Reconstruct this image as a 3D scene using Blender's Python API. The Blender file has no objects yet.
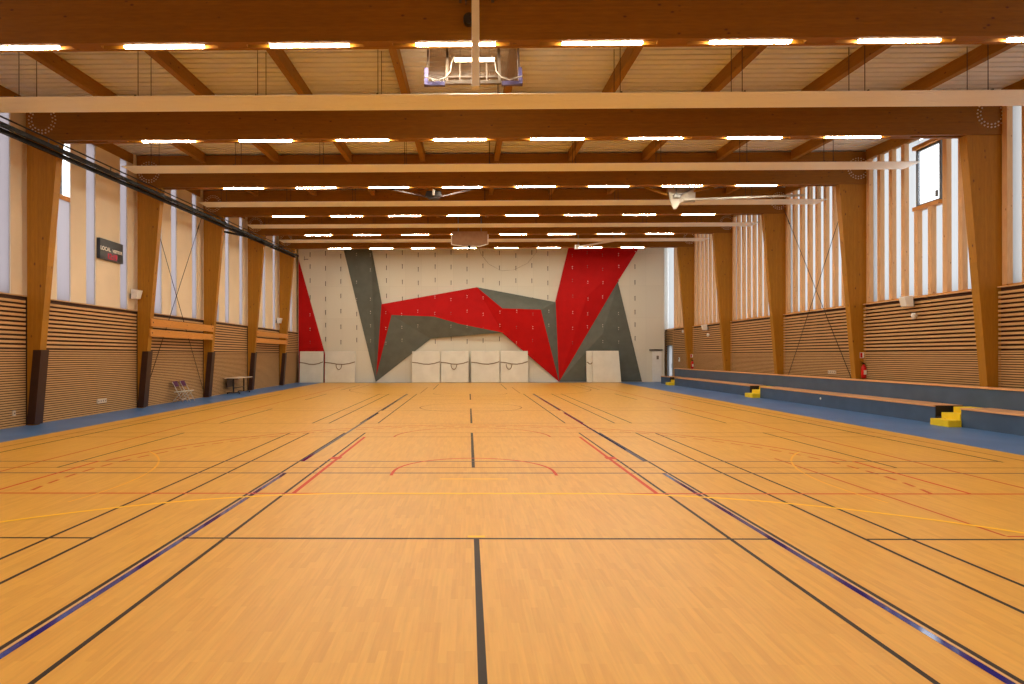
import bpy, math, random
from mathutils import Matrix, Vector
random.seed(4)
S = bpy.context.scene
COL = S.collection

# ------------------------------------------------------------------ camera
FPX, PX, PY, YAW, ROLL, EYE, CAMX = 612.44, 460.78, 355.39, 0.0125, -0.0018, 1.9, -0.08
cam = bpy.data.cameras.new('camera')
cam.sensor_width = 36.0
cam.lens = FPX / 1024 * 36.0
cam.shift_x = (512 - PX) / 1024
cam.shift_y = (PY - 342) / 1024
cam.clip_start = 0.05
cam.clip_end = 300
camo = bpy.data.objects.new('camera', cam)
COL.objects.link(camo)
camo.matrix_world = (Matrix.Translation((CAMX, 0, EYE)) @ Matrix.Rotation(YAW, 4, 'Z')
                     @ Matrix.Rotation(math.pi / 2, 4, 'X') @ Matrix.Rotation(ROLL, 4, 'Z'))
S.camera = camo

# ------------------------------------------------------------------ world, exposure
w = bpy.data.worlds.new('overcast_sky')
S.world = w
w.use_nodes = True
bg = w.node_tree.nodes['Background']
bg.inputs[0].default_value = (0.90, 0.95, 1.0, 1)
WORLD_STRENGTH = 2.2
bg.inputs[1].default_value = WORLD_STRENGTH
S.view_settings.view_transform = 'Standard'
S.view_settings.look = 'None'
S.view_settings.gamma = 1.0
S.view_settings.use_curve_mapping = False
S.view_settings.exposure = 1.0
S.cycles.use_denoising = True
S.cycles.max_bounces = 10
S.cycles.diffuse_bounces = 6
S.cycles.transparent_max_bounces = 12
S.cycles.sample_clamp_indirect = 8.0
LAMP_STRENGTH = 65.0
LAMP_COLOR = (1.0, 0.92, 0.74)

# ------------------------------------------------------------------ roof geometry
BAY = 5.6
COLY = [16.62 + BAY * i for i in range(-3, 5)]      # near faces of the portal frames
def zb(y): return 7.80 + 0.0428 * (y - 16.62)       # underside of the beams
def zr(y): return zb(y) + 1.22                      # underside of the roof deck
# lamp rows on the two frames above and behind the camera
for i in (0, 1):
    L = bpy.data.lights.new('lamp_row', 'AREA')
    L.shape = 'RECTANGLE'; L.size = 20.0; L.size_y = 0.1
    L.energy = 0.5 * 8 * 1.5 * 0.1 * LAMP_STRENGTH * math.pi
    L.color = LAMP_COLOR
    lo = bpy.data.objects.new('lamp_row', L); COL.objects.link(lo)
    lo.location = (0.95, COLY[i] + 0.15, zb(COLY[i]) - 0.02)

# ------------------------------------------------------------------ helpers
class MB:
    def __init__(s): s.v = []; s.f = []; s.m = []; s.smooth = set()
    def face(s, pts, m=0):
        b = len(s.v); s.v += [tuple(p) for p in pts]; s.f.append(tuple(range(b, b + len(pts)))); s.m.append(m)
    def hexa(s, p, m=0):
        b = len(s.v); s.v += [tuple(q) for q in p]
        for f in ((0, 3, 2, 1), (4, 5, 6, 7), (0, 1, 5, 4), (1, 2, 6, 5), (2, 3, 7, 6), (3, 0, 4, 7)):
            s.f.append(tuple(b + k for k in f)); s.m.append(m)
        return s
    def box(s, x0, x1, y0, y1, z0, z1, m=0):
        return s.hexa([(x0, y0, z0), (x1, y0, z0), (x1, y1, z0), (x0, y1, z0), (x0, y0, z1), (x1, y0, z1), (x1, y1, z1), (x0, y1, z1)], m)
    def sbox(s, x0, x1, y0, y1, z0, dz, m=0):
        # box from z0 up to the sloping roof underside plus dz
        a, b = zr(y0) + dz, zr(y1) + dz
        return s.hexa([(x0, y0, z0), (x1, y0, z0), (x1, y1, z0), (x0, y1, z0), (x0, y0, a), (x1, y0, a), (x1, y1, b), (x0, y1, b)], m)
    def tube(s, p0, p1, r, n=8, m=0, r1=None):
        p0, p1 = Vector(p0), Vector(p1); d = (p1 - p0).normalized()
        a = Vector((0, 0, 1)) if abs(d.z) < 0.9 else Vector((1, 0, 0))
        u = d.cross(a).normalized(); v = d.cross(u); r1 = r if r1 is None else r1
        b = len(s.v)
        for q, rr in ((p0, r), (p1, r1)):
            for k in range(n):
                t = 2 * math.pi * k / n
                s.v.append(tuple(q + (u * math.cos(t) + v * math.sin(t)) * rr))
        for k in range(n):
            s.smooth.add(len(s.f))
            s.f.append((b + k, b + (k + 1) % n, b + n + (k + 1) % n, b + n + k)); s.m.append(m)
        s.f.append(tuple(b + k for k in range(n))[::-1]); s.m.append(m)
        s.f.append(tuple(b + n + k for k in range(n))); s.m.append(m)
        return s
    def path(s, pts, r, n=8, m=0):
        for a, b in zip(pts[:-1], pts[1:]): s.tube(a, b, r, n, m)
        return s
    def bar(s, p0, p1, wx, wz, m=0):
        # rectangular bar along any direction
        p0, p1 = Vector(p0), Vector(p1); d = (p1 - p0).normalized()
        a = Vector((0, 0, 1)) if abs(d.z) < 0.95 else Vector((0, 1, 0))
        u = d.cross(a).normalized() * wx / 2; v = u.cross(d).normalized() * wz / 2
        return s.hexa([p0 - u - v, p0 + u - v, p1 + u - v, p1 - u - v, p0 - u + v, p0 + u + v, p1 + u + v, p1 - u + v], m)
    def lathe(s, c, prof, n=16, m=0):
        b = len(s.v)
        for r, z in prof:
            for k in range(n):
                t = 2 * math.pi * k / n
                s.v.append((c[0] + r * math.cos(t), c[1] + r * math.sin(t), c[2] + z))
        for j in range(len(prof) - 1):
            for k in range(n):
                s.smooth.add(len(s.f))
                s.f.append((b + j * n + k, b + j * n + (k + 1) % n, b + (j + 1) * n + (k + 1) % n, b + (j + 1) * n + k)); s.m.append(m)
        s.f.append(tuple(b + k for k in range(n))[::-1]); s.m.append(m)
        e = b + (len(prof) - 1) * n
        s.f.append(tuple(e + k for k in range(n))); s.m.append(m)
        return s
    def prism(s, pts, off, m=0):
        # closed solid between polygon pts and the same polygon moved by off (a vector or list of points)
        n = len(pts)
        q = off if isinstance(off, list) else [tuple(Vector(p) + Vector(off)) for p in pts]
        b = len(s.v); s.v += [tuple(p) for p in pts] + [tuple(p) for p in q]
        s.f.append(tuple(b + k for k in range(n))); s.m.append(m)
        s.f.append(tuple(b + n + k for k in range(n))[::-1]); s.m.append(m)
        for k in range(n):
            s.f.append((b + k, b + n + k, b + n + (k + 1) % n, b + (k + 1) % n)); s.m.append(m)
        return s
    def build(s, name, mats, parent=None, org=None, bevel=0):
        if not isinstance(mats, (list, tuple)): mats = [mats]
        if parent is not None:
            o0 = Vector(parent.get('_o', (0, 0, 0)))
        elif org is not None: o0 = Vector(org)
        else:
            xs = [p[0] for p in s.v]; ys = [p[1] for p in s.v]; zs = [p[2] for p in s.v]
            o0 = Vector(((min(xs) + max(xs)) / 2, (min(ys) + max(ys)) / 2, min(zs)))
        me = bpy.data.meshes.new(name)
        me.from_pydata([tuple(Vector(p) - o0) for p in s.v], [], s.f)
        for m in mats: me.materials.append(m)
        for i, p in enumerate(me.polygons):
            p.material_index = s.m[i]
            if i in s.smooth: p.use_smooth = True
        import bmesh
        bm = bmesh.new(); bm.from_mesh(me); bmesh.ops.recalc_face_normals(bm, faces=bm.faces); bm.to_mesh(me); bm.free()
        me.update()
        o = bpy.data.objects.new(name, me); COL.objects.link(o)
        if parent is not None: o.parent = parent; PO[o.name] = o0
        else: o.location = o0
        o['_o'] = tuple(o0)
        if bevel:
            bv = o.modifiers.new('edge', 'BEVEL'); bv.width = bevel; bv.segments = 2; bv.limit_method = 'ANGLE'
        return o
PO = {}
def tag(o, label=None, cat=None, group=None, kind=None):
    if label: o['label'] = label
    if cat: o['category'] = cat
    if group: o['group'] = group
    if kind: o['kind'] = kind
    return o
def empty(name, loc, label, cat, group=None, kind=None):
    o = bpy.data.objects.new(name, None); COL.objects.link(o); o.location = loc; o['_o'] = tuple(loc)
    o.empty_display_size = 0.2
    return tag(o, label, cat, group, kind)
def copy_tree(o, dx, label=None):
    # copy of a thing, its parts and sub-parts, moved by dx
    c = o.copy(); COL.objects.link(c); c.location = Vector(o.location) + Vector(dx)
    if label: c['label'] = label
    for ch in list(o.children):
        d = ch.copy(); COL.objects.link(d); d.parent = c
        for g in list(ch.children):
            e = g.copy(); COL.objects.link(e); e.parent = d
    return c
ORD = ['leftmost', 'second', 'third', 'fourth', 'fifth', 'sixth', 'seventh', 'eighth', 'ninth', 'tenth', 'eleventh', 'twelfth']

# ------------------------------------------------------------------ materials
def lin(r, g, b):
    f = lambda c: (c / 255 / 12.92) if c / 255 <= 0.04045 else ((c / 255 + 0.055) / 1.055) ** 2.4
    return (f(r), f(g), f(b), 1)
def mat(name, col, rough=0.6, metal=0.0, spec=0.5, coat=0.0):
    m = bpy.data.materials.new(name); m.use_nodes = True
    b = m.node_tree.nodes['Principled BSDF']
    b.inputs['Base Color'].default_value = col; b.inputs['Roughness'].default_value = rough
    b.inputs['Metallic'].default_value = metal; b.inputs['Specular IOR Level'].default_value = spec
    b.inputs['Coat Weight'].default_value = coat
    return m
def nd(m, t, **k):
    n = m.node_tree.nodes.new(t)
    for a, v in k.items(): setattr(n, a, v)
    return n
def lk(m, a, b): m.node_tree.links.new(a, b)
def ramp(m, stops):
    r = nd(m, 'ShaderNodeValToRGB'); e = r.color_ramp.elements
    while len(e) < len(stops): e.new(0.5)
    for k, (p, c) in enumerate(stops): e[k].position = p; e[k].color = c
    return r
def mottled(name, c0, c1, scale=3.0, rough=0.6, stretch=(1, 1, 1), spec=0.5, detail=6, bump=0.0):
    m = mat(name, c0, rough, spec=spec); b = m.node_tree.nodes['Principled BSDF']
    g = nd(m, 'ShaderNodeNewGeometry'); mp = nd(m, 'ShaderNodeMapping'); mp.inputs['Scale'].default_value = stretch
    n = nd(m, 'ShaderNodeTexNoise'); n.inputs['Scale'].default_value = scale; n.inputs['Detail'].default_value = detail
    lk(m, g.outputs['Position'], mp.inputs[0]); lk(m, mp.outputs[0], n.inputs['Vector'])
    r = ramp(m, [(0.35, c0), (0.65, c1)]); lk(m, n.outputs['Fac'], r.inputs[0]); lk(m, r.outputs[0], b.inputs['Base Color'])
    if bump:
        bp = nd(m, 'ShaderNodeBump'); bp.inputs['Strength'].default_value = bump; bp.inputs['Distance'].default_value = 0.01
        lk(m, n.outputs['Fac'], bp.inputs['Height']); lk(m, bp.outputs[0], b.inputs['Normal'])
    return m
def timber(name, c0, c1, axis, lam=0.0, lamaxis=2, knots=True, rough=0.6, spec=0.3, knotcol=(0.10, 0.03, 0.01, 1), kscale=5.0):
    # grain runs along the axis; lam = thickness of glued laminations; dark scattered knots
    m = mat(name, c0, rough, spec=spec); b = m.node_tree.nodes['Principled BSDF']
    g = nd(m, 'ShaderNodeNewGeometry'); mp = nd(m, 'ShaderNodeMapping')
    st = [14, 14, 14]; st[axis] = 1.6; mp.inputs['Scale'].default_value = st
    lk(m, g.outputs['Position'], mp.inputs[0])
    n = nd(m, 'ShaderNodeTexNoise'); n.inputs['Scale'].default_value = 2.2; n.inputs['Detail'].default_value = 5
    lk(m, mp.outputs[0], n.inputs['Vector'])
    r = ramp(m, [(0.3, c0), (0.7, c1)]); lk(m, n.outputs['Fac'], r.inputs[0])
    out = r.outputs[0]
    if lam:
        sp = nd(m, 'ShaderNodeSeparateXYZ'); lk(m, g.outputs['Position'], sp.inputs[0])
        dv = nd(m, 'ShaderNodeMath', operation='DIVIDE'); dv.inputs[1].default_value = lam; lk(m, sp.outputs[lamaxis], dv.inputs[0])
        fl = nd(m, 'ShaderNodeMath', operation='FLOOR'); lk(m, dv.outputs[0], fl.inputs[0])
        lg = nd(m, 'ShaderNodeMath', operation='DIVIDE'); lg.inputs[1].default_value = 3.1; lk(m, sp.outputs[axis], lg.inputs[0])
        wn0 = nd(m, 'ShaderNodeTexWhiteNoise', noise_dimensions='1D'); lk(m, fl.outputs[0], wn0.inputs['W'])
        ad = nd(m, 'ShaderNodeMath', operation='ADD'); lk(m, lg.outputs[0], ad.inputs[0]); lk(m, wn0.outputs['Value'], ad.inputs[1])
        fl2 = nd(m, 'ShaderNodeMath', operation='FLOOR'); lk(m, ad.outputs[0], fl2.inputs[0])
        cb = nd(m, 'ShaderNodeCombineXYZ'); lk(m, fl.outputs[0], cb.inputs[0]); lk(m, fl2.outputs[0], cb.inputs[1])
        wn = nd(m, 'ShaderNodeTexWhiteNoise', noise_dimensions='2D'); lk(m, cb.outputs[0], wn.inputs['Vector'])
        mr = nd(m, 'ShaderNodeMapRange'); mr.inputs['To Min'].default_value = 0.93; mr.inputs['To Max'].default_value = 1.05
        lk(m, wn.outputs['Value'], mr.inputs['Value'])
        mx = nd(m, 'ShaderNodeVectorMath', operation='SCALE'); lk(m, out, mx.inputs[0]); lk(m, mr.outputs[0], mx.inputs['Scale'])
        out = mx.outputs[0]
    if knots:
        mk = nd(m, 'ShaderNodeMapping'); sk = [kscale] * 3; sk[axis] = kscale * 0.55; mk.inputs['Scale'].default_value = sk
        lk(m, g.outputs['Position'], mk.inputs[0])
        vo = nd(m, 'ShaderNodeTexVoronoi'); vo.inputs['Scale'].default_value = 1.0; lk(m, mk.outputs[0], vo.inputs['Vector'])
        kr = ramp(m, [(0.03, (1, 1, 1, 1)), (0.13, (0, 0, 0, 1))]); lk(m, vo.outputs['Distance'], kr.inputs[0])
        mm = nd(m, 'ShaderNodeMixRGB'); lk(m, kr.outputs[0], mm.inputs[0]); lk(m, out, mm.inputs[1]); mm.inputs[2].default_value = knotcol
        out = mm.outputs[0]
    lk(m, out, b.inputs['Base Color'])
    return m
def emitter(name, col, strength):
    m = bpy.data.materials.new(name); m.use_nodes = True; nt = m.node_tree
    nt.nodes.remove(nt.nodes['Principled BSDF']); e = nt.nodes.new('ShaderNodeEmission')
    e.inputs[0].default_value = (*col, 1); e.inputs[1].default_value = strength
    nt.links.new(e.outputs[0], nt.nodes['Material Output'].inputs[0])
    return m
def sheet(name, col, clear, rough_tr=(0.9, 0.93, 0.96, 1)):
    # glazing: part clear, part diffusing
    m = bpy.data.materials.new(name); m.use_nodes = True; nt = m.node_tree
    nt.nodes.remove(nt.nodes['Principled BSDF'])
    t = nt.nodes.new('ShaderNodeBsdfTransparent'); t.inputs[0].default_value = rough_tr
    d = nt.nodes.new('ShaderNodeBsdfTranslucent'); d.inputs[0].default_value = col
    g = nt.nodes.new('ShaderNodeBsdfGlossy'); g.inputs['Roughness'].default_value = 0.35
    a = nt.nodes.new('ShaderNodeMixShader'); a.inputs[0].default_value = 1 - clear
    b = nt.nodes.new('ShaderNodeMixShader'); b.inputs[0].default_value = 0.05
    nt.links.new(t.outputs[0], a.inputs[1]); nt.links.new(d.outputs[0], a.inputs[2])
    nt.links.new(a.outputs[0], b.inputs[1]); nt.links.new(g.outputs[0], b.inputs[2])
    nt.links.new(b.outputs[0], nt.nodes['Material Output'].inputs[0])
    return m

M = {}
M['beam'] = timber('glulam_beam_wood', lin(134, 86, 14), lin(146, 96, 18), 0, lam=0.045, rough=0.6)
M['column'] = timber('glulam_column_wood', lin(164, 112, 24), lin(176, 122, 30), 2, lam=0.045, lamaxis=0, rough=0.55, kscale=4.0)
M['purlin'] = timber('purlin_wood', lin(148, 102, 34), lin(160, 112, 40), 1, rough=0.6)
M['slat'] = timber('slat_wood', lin(194, 152, 102), lin(206, 164, 114), 1, knots=False, rough=0.6)
M['slatback'] = mat('slat_backing', lin(70, 46, 34), 0.9)
M['board'] = mottled('cream_board', lin(230, 212, 184), lin(236, 218, 190), 1.2, 0.75)
M['fin'] = timber('spruce_fin', lin(216, 170, 122), lin(228, 184, 136), 2, rough=0.6, knotcol=lin(150, 88, 52), kscale=6.0)
M['rail'] = timber('rail_wood', lin(198, 132, 56), lin(210, 146, 68), 1, knots=True, rough=0.45)
M['deck'] = mottled('roof_deck_metal', lin(226, 224, 218), lin(232, 230, 224), 2, 0.5)
M['panel'] = mat('panel_paint', lin(242, 238, 230), 0.45)
M['steel'] = mat('grey_steel', lin(120, 116, 112), 0.4, 0.6)
M['darksteel'] = mat('dark_steel', lin(52, 46, 44), 0.5, 0.4)
M['bolt'] = mat('bolt_zinc', lin(210, 196, 180), 0.35, 0.5)
M['black'] = mat('black_track', lin(14, 12, 12), 0.6, spec=0.25)
M['hoist'] = mat('hoist_paint', lin(176, 166, 152), 0.5)
M['hoistdim'] = mat('hoist_frame_paint', lin(98, 80, 64), 0.6)
M['reflection_strip'] = emitter('short_lamp_diffuser', LAMP_COLOR, 6.0)  # dim glow for the added strip that imitates a reflection
M['padbrown'] = mottled('column_pad_vinyl', lin(50, 22, 14), lin(56, 28, 18), 6, 0.45)
M['white'] = mottled('white_plastic', lin(232, 230, 226), lin(238, 236, 232), 5, 0.5)
M['whitesteel'] = mat('white_steel', lin(236, 230, 220), 0.35)
M['blue_floor'] = mottled('blue_floor', lin(72, 112, 166), lin(80, 120, 176), 0.8, 0.42, spec=0.4)
M['bench'] = mottled('bench_cladding', lin(60, 84, 112), lin(68, 92, 122), 1.5, 0.5)
M['benchtop'] = timber('bench_edge_wood', lin(224, 164, 112), lin(238, 182, 130), 1, knots=False, rough=0.35)
M['yellow'] = mottled('yellow_step', lin(236, 204, 24), lin(244, 214, 36), 4, 0.5)
M['red'] = mottled('red_climbing_panel', lin(176, 6, 8), lin(184, 8, 10), 2, 0.7, spec=0.2)
M['grey'] = mottled('grey_climbing_panel', lin(88, 92, 84), lin(96, 100, 92), 2, 0.65)
M['mat'] = mottled('mat_vinyl', lin(218, 218, 210), lin(226, 226, 218), 2, 0.55)
M['matside'] = mat('mat_seam', lin(120, 108, 96), 0.7)
M['strap'] = mat('strap_webbing', lin(128, 112, 92), 0.8)
M['anchor'] = mat('anchor_metal', lin(96, 92, 86), 0.4, 0.5)
M['anchorlight'] = mat('anchor_light', lin(205, 196, 186), 0.4, 0.3)
M['purple'] = mottled('purple_fabric', lin(74, 22, 66), lin(86, 28, 76), 8, 0.8)
M['chairmetal'] = mat('chair_metal', lin(206, 200, 192), 0.35, 0.4)
M['tabletop'] = mottled('table_laminate', lin(206, 190, 172), lin(214, 198, 180), 4, 0.4)
M['fire'] = mat('extinguisher_red', lin(200, 20, 18), 0.3)
M['lavender'] = mottled('lavender_padding', lin(92, 84, 132), lin(100, 92, 142), 6, 0.7)
M['frame'] = mat('window_frame_grey', lin(92, 96, 102), 0.5)
M['screen'] = mat('scoreboard_face', lin(44, 44, 46), 0.4)
M['digits'] = emitter('scoreboard_digits', (1.0, 0.08, 0.10), 0.35)
M['lamp'] = emitter('lamp_diffuser', LAMP_COLOR, LAMP_STRENGTH)
M['poly_left'] = sheet('milky_glazing', (0.39, 0.355, 0.36, 1), 0.0)
M['poly_right'] = sheet('frosted_glazing', (0.48, 0.475, 0.47, 1), 0.25, (0.42, 0.425, 0.43, 1))
M['clear'] = sheet('clear_glazing', (0.9, 0.9, 0.9, 1), 0.95, (0.98, 0.98, 0.98, 1))
M['boardglass'] = sheet('backboard_glass', (0.28, 0.20, 0.13, 1), 0.7, (0.72, 0.62, 0.5, 1))
M['doorgrey'] = mat('door_grey', lin(140, 142, 146), 0.5)
M['mesh'] = mottled('backboard_back', lin(150, 112, 84), lin(160, 122, 92), 5, 0.6)

# white climbing panels with thin seams
m = mat('white_climbing_panel', lin(220, 216, 202), 0.75); M['climb'] = m
b = m.node_tree.nodes['Principled BSDF']
g = nd(m, 'ShaderNodeNewGeometry'); mp = nd(m, 'ShaderNodeMapping'); mp.inputs['Rotation'].default_value = (math.pi / 2, 0, 0)
br = nd(m, 'ShaderNodeTexBrick'); br.offset = 0.0; br.inputs['Scale'].default_value = 1.0
br.inputs['Brick Width'].default_value = 1.13; br.inputs['Row Height'].default_value = 2.26; br.inputs['Mortar Size'].default_value = 0.008
br.inputs['Color1'].default_value = lin(221, 217, 203); br.inputs['Color2'].default_value = lin(216, 212, 198); br.inputs['Mortar'].default_value = lin(206, 202, 188)
lk(m, g.outputs['Position'], mp.inputs[0]); lk(m, mp.outputs[0], br.inputs['Vector']); lk(m, br.outputs['Color'], b.inputs['Base Color'])

# sports floor: narrow strips running along the hall
m = mat('strip_floor', lin(226, 160, 92), 0.36, spec=0.3); M['floor'] = m
b = m.node_tree.nodes['Principled BSDF']
g = nd(m, 'ShaderNodeNewGeometry'); mp = nd(m, 'ShaderNodeMapping'); mp.inputs['Rotation'].default_value = (0, 0, math.pi / 2)
lk(m, g.outputs['Position'], mp.inputs[0])
br = nd(m, 'ShaderNodeTexBrick'); br.offset = 0.37; br.offset_frequency = 2; br.inputs['Scale'].default_value = 1.0
br.inputs['Brick Width'].default_value = 0.42; br.inputs['Row Height'].default_value = 0.055; br.inputs['Mortar Size'].default_value = 0.0
br.inputs['Color1'].default_value = lin(222, 168, 70); br.inputs['Color2'].default_value = lin(213, 157, 62)
lk(m, mp.outputs[0], br.inputs['Vector'])
mg = nd(m, 'ShaderNodeMapping'); mg.inputs['Scale'].default_value = (22, 1.2, 1); lk(m, g.outputs['Position'], mg.inputs[0])
n = nd(m, 'ShaderNodeTexNoise'); n.inputs['Scale'].default_value = 1.6; n.inputs['Detail'].default_value = 6; lk(m, mg.outputs[0], n.inputs['Vector'])
mr = nd(m, 'ShaderNodeMapRange'); mr.inputs['From Min'].default_value = 0.3; mr.inputs['From Max'].default_value = 0.7
mr.inputs['To Min'].default_value = 0.93; mr.inputs['To Max'].default_value = 1.05; lk(m, n.outputs['Fac'], mr.inputs['Value'])
sc = nd(m, 'ShaderNodeVectorMath', operation='SCALE'); lk(m, br.outputs['Color'], sc.inputs[0]); lk(m, mr.outputs[0], sc.inputs['Scale'])
lk(m, sc.outputs[0], b.inputs['Base Color'])
LINE = dict(black=mat('line_black', lin(44, 30, 24), 0.5, spec=0.2), blue=mat('line_blue', lin(12, 30, 128), 0.07, spec=0.5), red=mat('line_red', lin(206, 62, 30), 0.5, spec=0.2),
            yellow=mat('line_yellow', lin(252, 200, 20), 0.45, spec=0.3), pale=mat('line_pale_brown', lin(166, 112, 66), 0.5, spec=0.2), gold=mat('line_gold', lin(240, 182, 60), 0.45, spec=0.3),
            orange=mat('line_orange', lin(196, 88, 42), 0.5, spec=0.2), slate=mat('line_slate', lin(110, 74, 84), 0.5, spec=0.2), white=mat('line_white', lin(214, 178, 132), 0.4))
LK = list(LINE)

# ------------------------------------------------------------------ floor and its court lines
XL, XR, YB, YF = -12.25, 14.08, -1.5, 43.3
WX0, WX1, WY1 = -10.37, 10.35, 42.75
f = MB()
f.box(WX0, WX1, YB, WY1, -0.1, 0.0, 0)
f.box(-12.6, WX0, YB, 44.9, -0.1, 0.0, 1)
f.box(WX1, 14.8, YB, 44.9, -0.1, 0.0, 1)
f.box(WX0, WX1, WY1, 44.9, -0.1, 0.0, 1)
def ln(x0, x1, y0, y1, c, p=1):
    z = 0.0005 + 0.0004 * p
    f.face([(x0, y0, z), (x1, y0, z), (x1, y1, z), (x0, y1, z)], 2 + LK.index(c))
def lx(x, y0, y1, c, p=1, wd=0.042): ln(x - wd / 2, x + wd / 2, y0, y1, c, p)
def ly(y, x0, x1, c, p=1, wd=0.042): ln(x0, x1, y - wd / 2, y + wd / 2, c, p)
def arc(cx, cy, r, a0, a1, c, p=1, wd=0.05, n=48, dash=None):
    z = 0.0005 + 0.0004 * p
    for k in range(n):
        
        t0 = math.radians(a0 + (a1 - a0) * k / n); t1 = math.radians(a0 + (a1 - a0) * (k + (0.62 if dash else 1)) / n)
        q = [(cx + rr * math.cos(t), cy + rr * math.sin(t), z) for rr, t in ((r - wd / 2, t0), (r + wd / 2, t0), (r + wd / 2, t1), (r - wd / 2, t1))]
        f.face(q, 2 + LK.index(c))
# badminton courts, three abreast, three deep
for sx in (-1, 1):
    for x in (2.62, 3.125, 4.0, 4.47):
        lx(sx * x, YB + 0.4, 15.05, 'black'); lx(sx * x, 17.15, 30.2, 'black')
    for a, b_ in ((2.52, 3.9),):
        lx(sx * 2.5, 31.2, 35.6, 'black'); lx(sx * 2.05, 34.2, 40.2, 'black', wd=0.04)
    lx(sx * 6.5, 33.6, 39.4, 'pale'); lx(sx * 7.1, 33.6, 39.4, 'black')
    lx(sx * 7.1, YB + 0.4, 6.35, 'black'); lx(sx * 7.1, 10.35, 15.05, 'black'); lx(sx * 7.1, 17.15, 21.85, 'black'); lx(sx * 7.1, 26.2, 30.2, 'black')
    lx(sx * 9.33, 10.9, 30.2, 'black', wd=0.05); lx(sx * 9.82, 10.0, 30.2, 'pale', wd=0.05)
    ly(6.35, sx * 3.98, sx * 10.0, 'black'); ly(10.36, sx * 3.98, sx * 9.8, 'pale')
    # blue court edge beside the black line
    lx(sx * 3.045, YB + 0.4, 9.86, 'blue', 2, 0.06); lx(sx * 3.09, YB + 0.4, 9.86, 'white', 2, 0.014)
    lx(sx * 3.07, 10.97, 20.3, 'blue', 2, 0.065); lx(sx * 3.07, 21.1, 30.2, 'blue', 2, 0.06)
    # basketball lane
    lx(sx * 2.5, 8.42, 14.27, 'red', 3, 0.06); lx(sx * 2.5, 30.6, 36.4, 'pale', 3, 0.05)
    ln(sx * 2.44, sx * 2.64, 11.2, 11.45, 'red', 4)
    lx(sx * 7.8, 8.4, 38.0, 'orange', 2, 0.05)
    lx(sx * 6.76, 8.4, 11.0, 'red', 3, 0.05)
    lx(sx * 1.31, 9.68, 10.0, 'red', 4, 0.05)
    # handball goal area quarter arcs
    if sx < 0: arc(-1.5, 2.42, 6.0, 90, 180, 'yellow', 5, 0.065, 40)
    else: arc(1.5, 2.42, 6.0, 0, 90, 'yellow', 5, 0.065, 40)
    arc(sx * 9.95, 8.9, 4.76, 180 - 42 if sx > 0 else -12, 180 + 12 if sx > 0 else 42, 'gold', 3, 0.035, 30)
lx(0, YB + 0.4, 6.35, 'black', wd=0.055); lx(0, 10.33, 15.05, 'black', wd=0.055); lx(0, 17.15, 21.85, 'black', wd=0.055); lx(0, 26.2, 30.2, 'black', wd=0.055)
ly(6.35, -3.07, 3.07, 'black', 2)
ly(8.42, -1.5, 1.5, 'yellow', 5, 0.07)
ly(8.42, -7.8, 7.8, 'red', 3, 0.05)
ly(9.41, -0.52, 0.52, 'yellow', 5); ly(6.42, -0.09, 0.09, 'yellow', 5, 0.06)
ly(9.88, -9.8, 9.8, 'slate', 3, 0.055); ly(10.36, -3.07, 3.07, 'pale', 2, 0.045); ly(10.97, -9.33, 9.33, 'slate', 3, 0.05)
ly(14.27, -9.8, 9.8, 'pale', 1, 0.05); ly(15.03, -9.82, 9.82, 'pale', 1, 0.045); ly(17.15, -9.82, 9.82, 'pale', 1, 0.045)
ly(21.1, -9.33, 9.33, 'pale', 1, 0.05); ly(22.1, -7.8, 7.8, 'pale', 1, 0.05); ly(30.2, -9.82, 9.82, 'pale', 1, 0.05); ly(26.2, -3.1, 3.1, 'pale', 1, 0.05)
ly(36.4, -7.8, 7.8, 'pale', 1, 0.05)
arc(0, 10.0, 1.31, 0, 180, 'red', 4, 0.05, 30)
arc(0, 14.27, 1.82, 0, 180, 'orange', 3, 0.05, 36)
arc(0, 22.4, 1.85, 0, 360, 'pale', 2, 0.05, 60)
arc(0, 30.6, 1.82, 180, 360, 'pale', 3, 0.05, 36)
arc(0, 9.98, 6.75, 9, 171, 'orange', 2, 0.06, 90)
arc(0, 9.98, 6.42, -14, 194, 'orange', 2, 0.055, 50, dash=True)
arc(0, 34.9, 6.75, 180, 360, 'pale', 2, 0.05, 80)
lx(5.53, 6.47, 11.3, 'orange', 1, 0.04); ly(6.46, 5.53, 9.4, 'orange', 1, 0.04)
tag(f.build('floor', [M['floor'], M['blue_floor']] + [LINE[k] for k in LK], org=(0, 0, 0)), 'orange strip sports floor with coloured court lines and blue margins', None, None, 'structure')

# ------------------------------------------------------------------ roof deck (corrugated), end walls
f = MB(); y = -1.5
prof = []
while y < 44.7:
    for dy, dz in ((0, 0), (0.19, 0), (0.2, 0.09), (0.26, 0.09), (0.27, 0)): prof.append((y + dy, dz))
    y += 0.27
x0, x1 = -12.6, 14.8
for (ya, da), (yb, db) in zip(prof[:-1], prof[1:]):
    if yb <= ya: continue
    f.face([(x0, ya, zr(ya) + da), (x1, ya, zr(ya) + da), (x1, yb, zr(yb) + db), (x0, yb, zr(yb) + db)])
f.hexa([(x0, -1.5, zr(-1.5) + 0.12), (x1, -1.5, zr(-1.5) + 0.12), (x1, 44.9, zr(44.9) + 0.12), (x0, 44.9, zr(44.9) + 0.12),
        (x0, -1.5, zr(-1.5) + 0.3), (x1, -1.5, zr(-1.5) + 0.3), (x1, 44.9, zr(44.9) + 0.3), (x0, 44.9, zr(44.9) + 0.3)])
tag(f.build('ceiling', M['deck']), 'pale corrugated metal roof deck', None, None, 'structure')
f = MB(); f.sbox(-12.6, 14.8, 44.65, 44.85, 0, 0.1)
tag(f.build('wall_far', M['white']), 'pale end wall behind the climbing wall', None, None, 'structure')
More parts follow.
